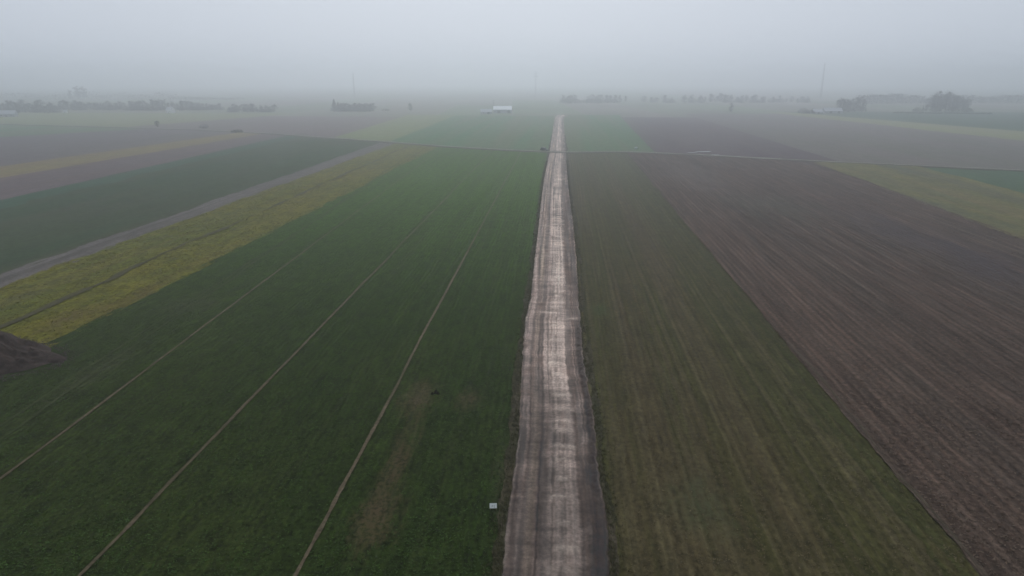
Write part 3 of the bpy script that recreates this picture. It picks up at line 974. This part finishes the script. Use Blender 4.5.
# ------------------------------------------------------------------ trees
m_bark = plain('bark', (0.050, 0.044, 0.038), 0.95, 0.1, 0.2, 2)
m_twig = plain('bare_twigs', (0.050, 0.045, 0.040), 0.95, 0.1, 0.35, 0.35)
m_needle = plain('dark_needles', (0.022, 0.034, 0.022), 0.9, 0.1, 0.35, 0.5)
m_bush = plain('bush_twigs', (0.045, 0.045, 0.032), 0.95, 0.1, 0.35, 0.5)


def bare_tree(seed, hgt, spread, low, dens, narrow=False):
    """-> (trunk MB, crown MB) for a leafless tree hgt m tall: limbs to lumps of twigs inside a rounded crown"""
    r = random.Random(seed)
    tr, cr = MB(), MB()
    lean = np.array([r.gauss(0, 0.02), r.gauss(0, 0.02), 1.0])
    tr.tube((0, 0, -0.2), lean * hgt * 0.35, hgt * 0.020, hgt * 0.014, 7)
    tr.tube(lean * hgt * 0.35, lean * hgt * 0.72, hgt * 0.014, hgt * 0.006, 6)
    rad_ = hgt * (0.13 if narrow else 0.30 * spread)
    zc, zr = hgt * (0.54 - 0.04 * low), hgt * (0.44 + 0.03 * low)
    n = 30
    for k in range(n):
        while True:
            p = np.array([r.uniform(-1, 1), r.uniform(-1, 1), r.uniform(-1, 1)])
            q = np.linalg.norm(p)
            if 0.25 < q < 1 and r.random() < 0.35 + 0.65 * q: break
        f = r.uniform(0.86, 1.06)
        taper = 1.0 if p[2] < 0 else 1 - 0.25 * p[2]
        c = np.array([p[0] * rad_ * taper, p[1] * rad_ * taper, zc + p[2] * zr]) * np.array([f, f, 1])
        b = lean * max(hgt * 0.10, min(c[2] * 0.62, hgt * 0.6))
        m = (b + c) / 2 + np.array([r.gauss(0, 1), r.gauss(0, 1), r.gauss(-0.3, 0.6)]) * hgt * 0.02
        tr.tube(b, m, hgt * 0.007, hgt * 0.0045, 4)
        tr.tube(m, c, hgt * 0.0045, hgt * 0.002, 4)
        lump = hgt * r.uniform(0.055, 0.095) * (0.6 if narrow else 1)
        for _ in range(dens):
            e = c + np.array([r.gauss(0, 1), r.gauss(0, 1), r.gauss(0, 1)]) * lump * 0.75
            e[2] = max(e[2], 0.05 * hgt)
            v = (e - b) / (np.linalg.norm(e - b) + 1e-6) * 0.8 + np.array([r.gauss(0, 0.6), r.gauss(0, 0.6), r.gauss(0.3, 0.5)])
            v /= np.linalg.norm(v)
            L = hgt * r.uniform(0.04, 0.085)
            side = np.cross(v, (r.gauss(0, 1), r.gauss(0, 1), r.gauss(0, 1)))
            side = side / (np.linalg.norm(side) + 1e-6) * hgt * r.uniform(0.004, 0.010)
            cr.add([e - side - v * L * 0.3, e + side - v * L * 0.3, e + v * L * 0.7], [(0, 1, 2)])
    return tr, cr


def conifer(seed, hgt, rad_):
    r = random.Random(seed)
    tr, cr = MB(), MB()
    tr.tube((0, 0, -0.1), (0, 0, hgt * 0.95), hgt * 0.016, 0.02, 6)
    for k in range(1100):
        z = hgt * (0.06 + 0.93 * r.random() ** 1.15)
        R0 = rad_ * (1 - z / hgt) ** 0.8 * r.uniform(0.5, 1.08) + 0.1
        a = r.uniform(0, 6.283)
        dx, dy = math.cos(a), math.sin(a)
        L = min(R0, 1.5)
        p0 = np.array([dx * (R0 - L), dy * (R0 - L), z + 0.25 * L])
        p1 = np.array([dx * R0, dy * R0, z - 0.2 * L])
        s = np.array([-dy, dx, r.uniform(-0.4, 0.4)]) * r.uniform(0.12, 0.3)
        cr.add([p0, (p0 + p1) / 2 - s, p1, (p0 + p1) / 2 + s], [(0, 1, 2, 3)])
    return tr, cr


def shrub(seed, hgt, rad_):
    r = random.Random(seed)
    tr, cr = MB(), MB()
    for k in range(9):
        a = r.uniform(0, 6.283)
        e = np.array([math.cos(a) * rad_ * r.uniform(0.2, 0.8), math.sin(a) * rad_ * r.uniform(0.2, 0.8), hgt * r.uniform(0.5, 0.85)])
        tr.tube((r.gauss(0, 0.1), r.gauss(0, 0.1), -0.05), e, 0.06, 0.02, 4)
    for k in range(900):
        a = r.uniform(0, 6.283)
        q = math.sqrt(r.random())
        z = hgt * (0.06 + 0.9 * r.random() * math.sqrt(max(0.0, 1 - 0.85 * q * q)))
        p = np.array([math.cos(a) * q * rad_, math.sin(a) * q * rad_, z])
        v = np.array([p[0] * 0.3, p[1] * 0.3, 1]) + np.array([r.gauss(0, 0.5), r.gauss(0, 0.5), r.gauss(0, 0.3)])
        v /= np.linalg.norm(v)
        L = r.uniform(0.3, 0.7) * min(1.0, hgt / 3)
        s = np.cross(v, (r.gauss(0, 1), r.gauss(0, 1), r.gauss(0, 1)))
        s = s / (np.linalg.norm(s) + 1e-6) * r.uniform(0.03, 0.08)
        cr.add([p - s, p + s, p + v * L], [(0, 1, 2)])
    return tr, cr


PROTO = {}


def proto(kind, maker, m_c):
    tr, cr = maker
    a = bpy.data.meshes.new(kind + '_trunk')
    a.from_pydata(tr.v, [], tr.f)
    a.materials.append(m_bark)
    b = bpy.data.meshes.new(kind + '_crown')
    b.from_pydata(cr.v, [], cr.f)
    b.materials.append(m_c)
    PROTO[kind] = (a, b, max(v[2] for v in cr.v))


for i in range(5):
    proto('bare%d' % i, bare_tree(20 + i, 15.0, [0.9, 1.15, 0.8, 1.0, 0.95][i], [0.9, 0.6, 1.0, 0.3, 0.8][i], 55), m_twig)
proto('poplar', bare_tree(41, 26.0, 0.42, 0.9, 40, True), m_twig)
proto('conifer', conifer(51, 16.0, 3.4), m_needle)
proto('conifer2', conifer(52, 14.0, 3.0), m_needle)
proto('shrub0', shrub(61, 4.0, 3.0), m_bush)
proto('shrub1', shrub(62, 3.0, 3.4), m_bush)

ORD = ('first second third fourth fifth sixth seventh eighth ninth tenth eleventh twelfth thirteenth fourteenth fifteenth sixteenth seventeenth '
       'eighteenth nineteenth twentieth twenty-first twenty-second twenty-third twenty-fourth twenty-fifth twenty-sixth twenty-seventh '
       'twenty-eighth twenty-ninth thirtieth').split()
KNAME = {'bare': 'bare_tree', 'poplar': 'poplar_tree', 'conifer': 'conifer_tree', 'conifer2': 'conifer_tree', 'shrub0': 'bush', 'shrub1': 'bush'}


def plant(px, py, top, kind, label, group=None, wide=1.0, seed=0):
    """a tree with its foot at photo point (px, py) and its tip at row top"""
    a, b, h0 = PROTO[kind]
    x, y = gp(px, py)
    hgt = (py - top) * mpp(py) / cp
    s = hgt / h0
    nm = KNAME.get(kind) or KNAME[kind.rstrip('0123456789')]
    r = random.Random(seed + int(px * 10) + int(py * 7))
    t = empty(nm, (x, y, 0.0), r.uniform(0, 6.28))
    t.scale = (s * wide, s * wide, s)
    for part, me in (('trunk', a), ('crown', b)):
        o = bpy.data.objects.new(part, me)
        col.objects.link(o)
        o.parent = t
    tag(t, label, 'bush' if nm == 'bush' else 'tree', group)
    return t


def row(spec, text, group, seed):
    """spec: (px, base row, top row, kind, width); ordinals are counted from the left per kind of plant"""
    spec = sorted(spec)
    cnt = {}
    for (px, py, top, kind, wd) in spec:
        nm = (KNAME.get(kind) or KNAME[kind.rstrip('0123456789')]).replace('_tree', '')
        k = cnt.get(nm, 0)
        cnt[nm] = k + 1
        what = {'bare': 'bare tree', 'conifer': 'dark conifer', 'bush': 'low bush', 'poplar': 'tall bare poplar'}[nm]
        plant(px, py, top, kind, '%s, %s from left %s' % (what, ORD[k], text), group, wd, seed)


def wild(x0, x1, step, base, top, rnd, seed, wide=(1.0, 1.5), bush=True, db=0.7, dt=2.3):
    r = random.Random(seed)
    L = []
    x = x0
    while x <= x1:
        t = top(x) if callable(top) else top
        L.append((x, base + r.uniform(-db, db), t + r.uniform(-dt, dt), 'bare%d' % r.randrange(5), r.uniform(*wide) * 0.85))
        if bush and r.random() < 0.6:
            L.append((x + r.uniform(-step, step) * 0.5, base + r.uniform(0.2, 0.9), base - r.uniform(3.0, 4.8), 'shrub%d' % r.randrange(2), r.uniform(1.0, 1.5)))
        x += step * r.uniform(1 - rnd, 1 + rnd)
    return L


lf = lambda x: 101.5 if x < 45 else 104
row(wild(-6, 56, 3.6, 112.4, lf, 0.3, 1, (1.2, 1.8)), 'in the wood behind the farmhouse', 'wood at the far left', 1)
row(wild(60, 128, 3.6, 109.6, 101.2, 0.3, 2, (1.3, 1.9)), 'in the row right of the gap', 'left tree row', 2)
row(wild(131, 182, 3.8, 110.2, 100.2, 0.3, 3, (1.0, 1.6), dt=2.2), 'around the white cottage', 'trees round the white cottage', 3)
row(wild(186, 221, 3.8, 109.8, 102.3, 0.3, 4, (1.2, 1.7)), 'in the row right of the white cottage', 'left tree row', 4)
row(wild(230, 276, 3.6, 111.6, 105.2, 0.3, 5, (1.5, 2.2)), 'in the low row left of the copse', 'low detached row', 5)
row([(334.5, 111.6, 99.8, 'conifer', 2.1), (338.5, 111.4, 102.4, 'conifer2', 2.2)] + wild(341, 374, 3.0, 111.0, 103.0, 0.25, 6, (1.4, 1.9), dt=0.8), 'in the grey copse left of the white barn', 'grey copse', 6)
row(wild(563, 576, 4, 103, 96.5, 0.3, 7, (1.4, 2.0), True) + wild(588, 628, 4.2, 102.6, 94.2, 0.4, 8, (1.2, 1.8), True), 'in the faint trees right of the road end', 'faint trees behind the road end', 7)
row(wild(644, 692, 9, 102.4, 96.4, 0.5, 9, (1.5, 2.2), True), 'of the scattered ones over the dark field', 'faint scattered trees', 8)
row(wild(700, 768, 5.5, 102.6, 94.4, 0.5, 10, (1.3, 2.0), True), 'in the faint row left of the tall right mast', 'faint row over the dark field', 9)
row(wild(773, 808, 5.5, 102.4, 95.6, 0.5, 12, (1.3, 2.0), True), 'in the faint row beside the right farm', 'faint row left of the right farm', 10)
row(wild(840, 864, 3.4, 111.3, 97.6, 0.3, 11, (1.0, 1.4)), 'beside the right farm shed', 'trees beside the right farm', 11)
row(wild(932, 970, 3.6, 111.6, lambda x: 100 - 8 * math.sin(math.pi * min(1, max(0, (x - 922) / 44.0)) ** 0.8), 0.25, 13, (1.0, 1.4)), 'in the big rounded clump at right', 'big rounded clump', 12)
row([(922.5, 111.8, 105.5, 'conifer', 1.0), (926, 112, 104.5, 'bare1', 1.2), (917, 112, 107.3, 'shrub0', 1.2)], 'at the foot of the rounded clump', 'big rounded clump', 13)
for (px, py, top, kind, wd, lab) in [
        (410.5, 111, 102.8, 'bare2', 1.2, 'lone faint bare tree between the grey copse and the white barn'),
        (731, 112, 102.5, 'bare0', 0.9, 'lone bare tree at the far edge of the dark field'),
        (157.5, 127, 120.5, 'bare3', 1.2, 'single small tree in the pale green field at left'),
        (204, 128.6, 124.0, 'shrub0', 1.3, 'round dark bush on the lane below the low detached row'),
        (237, 132.6, 129.0, 'shrub1', 1.6, 'flat dark bush at the bend of the lane at left'),
        (385.5, 110.8, 108.4, 'shrub1', 1.6, 'low faint bush right of the grey copse')]:
    plant(px, py, top, kind, lab, None, wd, 3)
row([(70.5, 99, 90.0, 'poplar', 1.6), (78.5, 98.6, 86.5, 'poplar', 2.0), (84.5, 98.6, 87, 'poplar', 1.9)], 'rising faintly above the left tree row', 'poplars above the left row', 14)

# hedge in front of the big clump: one long clipped line of twigs
r = random.Random(77)
mb = MB()
ha, hb = np.array(gp(893, 113.4)), np.array(gp(992, 114.6))
for k in range(3400):
    p = ha + (hb - ha) * r.random()
    top_h = 1.7 + 0.7 * float(fbm(p[0] * 0.05, p[1] * 0.05, 3))
    b0 = np.array([p[0] + r.gauss(0, 0.6), p[1] + r.gauss(0, 0.6), r.uniform(0, max(0.5, top_h))])
    v = np.array([r.gauss(0, 0.4), r.gauss(0, 0.4), 0.9])
    s = np.array([r.gauss(0, 1), r.gauss(0, 1), r.gauss(0, 0.3)]) * 0.09
    mb.add([b0 - s, b0 + s, b0 + v], [(0, 1, 2)])
hd = mb.build('hedge', m_bush)
tag(hd, 'long dark hedge in front of the big rounded clump', 'hedge')

# woods so far off that they read as one mass
def far_wood(name, pts, hts, n, label, seed):
    r = random.Random(seed)
    P_ = np.array([gp(*p) for p in pts])
    mb = MB()
    for k in range(n):
        t = r.random() * (len(pts) - 1)
        i = min(int(t), len(pts) - 2)
        f = t - i
        p = P_[i] * (1 - f) + P_[i + 1] * f + np.array([0, r.uniform(-30, 30)])
        hh = (hts[i] * (1 - f) + hts[i + 1] * f) * max(0.25, 1 + 0.45 * float(fbm(p[0] * 0.025, 3.0 + seed, 4)))
        z = hh * r.random() ** 0.8
        v = np.array([r.gauss(0, 0.6), r.gauss(0, 0.6), 1.0]) * r.uniform(1.2, 2.6)
        s = np.array([r.gauss(0, 1), r.gauss(0, 1), r.gauss(0, 0.5)]) * 0.42
        b0 = np.array([p[0], p[1], z])
        mb.add([b0 - s, b0 + s, b0 + v], [(0, 1, 2)])
    o = mb.build(name, m_twig)
    tag(o, label, 'wood', kind='stuff')


far_wood('far_wood', [(862, 104), (900, 103.6), (960, 103.5), (1040, 103.6)], [13, 15, 15, 17], 9000, 'faint far wood on the right horizon', 5)
far_wood('hazy_wood', [(-30, 100.5), (60, 100), (160, 100), (240, 100)], [9, 13, 11, 4], 3600, 'faint far wood behind the left tree row', 6)


# ------------------------------------------------------------------ buildings
m_wallw = plain('white_render', (0.66, 0.66, 0.65), 0.85, 0.2, 0.06, 0.5)
m_wallg = plain('grey_render', (0.30, 0.31, 0.33), 0.9, 0.2, 0.1, 0.5)
m_roofw = plain('pale_sheet_roof', (0.80, 0.82, 0.83), 0.45, 0.5, 0.05, 0.3)
m_roofg = plain('grey_sheet_roof', (0.34, 0.36, 0.39), 0.6, 0.4, 0.1, 0.3)
m_roofp = plain('pale_grey_tile_roof', (0.33, 0.35, 0.37), 0.7, 0.3, 0.08, 0.4)
m_door = plain('dark_door', (0.09, 0.09, 0.10), 0.7, 0.3, 0.1, 0.6)
m_pane = plain('window_glass', (0.04, 0.05, 0.06), 0.1, 0.5, 0.02, 1)
m_brick = plain('dull_brick', (0.24, 0.17, 0.14), 0.9, 0.2, 0.15, 1.0)


def house(name, px, py, length, depth, wall_h, roof_h, wall_m, roof_m, label, cat, rz=0.0, doors=((0.5, 3.0, 3.2),), wins=(), chimney=False, over=0.4):
    x, y = gp(px, py)
    b = empty(name, (x, y, 0.0), YAW + rz)
    L, D = length / 2, depth
    MB().box(-L, L, 0, D, -0.3, wall_h).build('wall', wall_m, b)
    for s in (-1, 1):
        MB().prism([(0.0, wall_h), (D, wall_h), (D / 2, wall_h + roof_h)], 'x', s * L - 0.15 if s > 0 else -L, L if s > 0 else -L + 0.15).build('gable', wall_m, b)
    k = roof_h / (D / 2)
    MB().prism([(-over, wall_h - over * k), (D / 2, wall_h + roof_h), (D / 2, wall_h + roof_h + 0.18), (-over, wall_h - over * k + 0.18)], 'x', -L - 0.3, L + 0.3).build('roof_slope', roof_m, b)
    rf = MB().prism([(D + over, wall_h - over * k), (D + over, wall_h - over * k + 0.18), (D / 2, wall_h + roof_h + 0.181), (D / 2, wall_h + roof_h + 0.001)], 'x', -L - 0.3, L + 0.3).build('roof_slope', roof_m, b)
    for (f, w_, h_) in doors:
        c = -L + f * length
        MB().box(c - w_ / 2, c + w_ / 2, -0.06, 0.02, 0, h_).build('door', m_door, b)
    for (f, z, w_, h_) in wins:
        c = -L + f * length
        wd = MB().box(c - w_ / 2, c + w_ / 2, -0.05, 0.02, z, z + h_).build('window', m_wallw, b)
        MB().box(c - w_ / 2 + 0.08, c + w_ / 2 - 0.08, -0.07, -0.052, z + 0.08, z + h_ - 0.08).build('pane', m_pane, wd)
    if chimney:
        MB().box(-L * 0.3 - 0.35, -L * 0.3 + 0.35, D / 2 - 0.35, D / 2 + 0.35, wall_h + roof_h * 0.7, wall_h + roof_h + 1.2).build('chimney', m_brick, rf)
    tag(b, label, cat)
    return b


s1 = mpp(113.6)
house('barn', 502.5, 113.2, 18.6 * s1, 12, 4.6, 4.4, m_wallg, m_roofw, 'long grey barn with a bright white roof', 'barn', YAW * 0, ((0.3, 4, 3.6), (0.85, 3.5, 3.4)),
      ((0.1, 1.6, 1.4, 0.9), (0.48, 1.6, 1.4, 0.9), (0.62, 1.6, 1.4, 0.9), (0.72, 1.6, 1.4, 0.9)), over=0.2)
house('annex_shed', 486.3, 114.2, 11.0 * s1, 9, 3.0, 3.2, m_wallg, m_roofg, 'low grey shed left of the white roofed barn', 'shed', 0.05, ((0.7, 3, 2.6),), ((0.25, 1.2, 1.2, 1.0),))
s2 = mpp(117)
house('farmhouse', 6.5, 117.0, 17, 11, 3.4, 4.0, m_wallg, m_roofp, 'pale roofed farmhouse in front of the wood at far left', 'house', 0.25, ((0.5, 1.2, 2.2),), ((0.2, 1.0, 1.3, 1.3), (0.8, 1.0, 1.3, 1.3)), True)
house('cottage', 168.5, 113.2, 8.5, 8, 4.6, 3.2, m_wallw, m_roofp, 'small white cottage among the taller trees at left', 'house', -0.3, ((0.5, 1.1, 2.1),), ((0.22, 1.2, 1.2, 1.3), (0.78, 1.2, 1.2, 1.3)), True)
house('tiny_shed', 65, 113.2, 4.5, 4, 2.3, 1.2, m_wallw, m_roofp, 'tiny white shed in the gap of the left tree row', 'shed', 0.2, ((0.5, 1.0, 1.9),))
house('farm_shed', 833.5, 113.4, 17.5 * mpp(113.4), 11, 3.2, 3.6, m_wallg, m_roofp, 'long farm shed with pale roof at right', 'shed', -0.05, ((0.35, 3.2, 2.8), (0.8, 3.0, 2.8)), ((0.15, 1.4, 1.3, 0.9), (0.55, 1.4, 1.3, 0.9)))
house('outbuilding', 818.5, 113.9, 9.0 * mpp(113.9), 8, 2.8, 2.6, m_wallg, m_roofg, 'dull grey outbuilding left of the pale farm shed', 'shed', 0.1, ((0.5, 2.4, 2.3),))
row([(803, 113.6, 108.0, 'shrub0', 1.2), (808.5, 113.8, 109.5, 'shrub1', 1.4), (812.5, 113.4, 107.5, 'bare4', 1.2)], 'left of the right farm buildings', 'plants by the right farm', 15)

# ------------------------------------------------------------------ masts and pole
m_steel = plain('galvanised_steel', (0.12, 0.125, 0.13), 0.6, 0.4, 0.1, 0.5)


def mast(name, px, py, top, base_w, top_w, label, arms=()):
    x, y = gp(px, py)
    hgt = H + (VPY - top) * math.hypot(x, y) / F_PX * 1.0
    m = empty(name, (x, y, 0), YAW)
    n = 12
    corner = [(-1, -1), (1, -1), (1, 1), (-1, 1)]
    wd = lambda t: (base_w * (1 - t) + top_w * t) / 2
    for c in corner:
        MB().tube((c[0] * wd(0), c[1] * wd(0), -0.3), (c[0] * wd(1), c[1] * wd(1), hgt), 0.16, 0.10, 5).build('leg', m_steel, m)
    for k in range(n):
        t0, t1 = k / n, (k + 1) / n
        b = MB()
        for i in range(4):
            a, c = corner[i], corner[(i + 1) % 4]
            b.tube((a[0] * wd(t0), a[1] * wd(t0), hgt * t0), (c[0] * wd(t1), c[1] * wd(t1), hgt * t1), 0.07, 0.07, 4)
            b.tube((c[0] * wd(t0), c[1] * wd(t0), hgt * t0), (a[0] * wd(t1), a[1] * wd(t1), hgt * t1), 0.07, 0.07, 4)
            b.tube((a[0] * wd(t1), a[1] * wd(t1), hgt * t1), (c[0] * wd(t1), c[1] * wd(t1), hgt * t1), 0.06, 0.06, 4)
        b.build('lattice_panel', m_steel, m)
    for (f, half) in arms:
        MB().tube((-half, 0, hgt * f), (half, 0, hgt * f), 0.28, 0.28, 5).tube((-half, 0, hgt * f), (0, 0, hgt * f + 2), 0.15, 0.15, 4).tube((half, 0, hgt * f), (0, 0, hgt * f + 2), 0.15, 0.15, 4).build('crossarm', m_steel, m)
    MB().tube((0, 0, hgt - 1), (0, 0, hgt + 3), 0.12, 0.05, 5).build('antenna', m_steel, m)
    tag(m, label, 'mast')
    return hgt


h1 = mast('lattice_mast', 820.5, 99.0, 66, 3.2, 1.8, 'tall faint lattice mast above the right farm')
h2 = mast('lattice_mast', 354.5, 98.0, 74, 3.0, 1.6, 'faint lattice mast rising behind the grey copse')
h3 = mast('lattice_mast', 535.5, 97.5, 72, 3.4, 1.8, 'faint lattice mast with crossarms right of the white barn', ((0.80, 6.0), (0.92, 4.5)))
px_, py_ = gp(493.8, 112.6)
pole = empty('utility_pole', (px_, py_, 0))
hp = 12.0 * mpp(112.6)
MB().tube((0, 0, -0.3), (0, 0, hp), 0.28, 0.2, 8).build('shaft', m_steel, pole)
MB().tube((-1.0, 0, hp - 0.8), (1.0, 0, hp - 0.8), 0.09, 0.09, 5).build('crossarm', m_steel, pole)
tag(pole, 'thin pole at the left end of the white roofed barn', 'pole')

# ------------------------------------------------------------------ haze
TOP = max(h1, h2, h3) + 6
hz = MB().box(-S - 100, S + 100, -S - 100, S + 100, -1.0, TOP)
th = bpy.data.materials.new('mist')
th.use_nodes = True
th.node_tree.nodes.clear()
ho = th.node_tree.nodes.new('ShaderNodeOutputMaterial')
hv = th.node_tree.nodes.new('ShaderNodeVolumePrincipled')
hv.inputs['Color'].default_value = (0.93, 0.965, 1.0, 1)
hv.inputs['Density'].default_value = 0.00090
hv.inputs['Anisotropy'].default_value = 0.84
th.node_tree.links.new(hv.outputs[0], ho.inputs['Volume'])
haze = hz.build('haze', th)
tag(haze, 'pale winter mist lying over the fields', 'haze', kind='stuff')
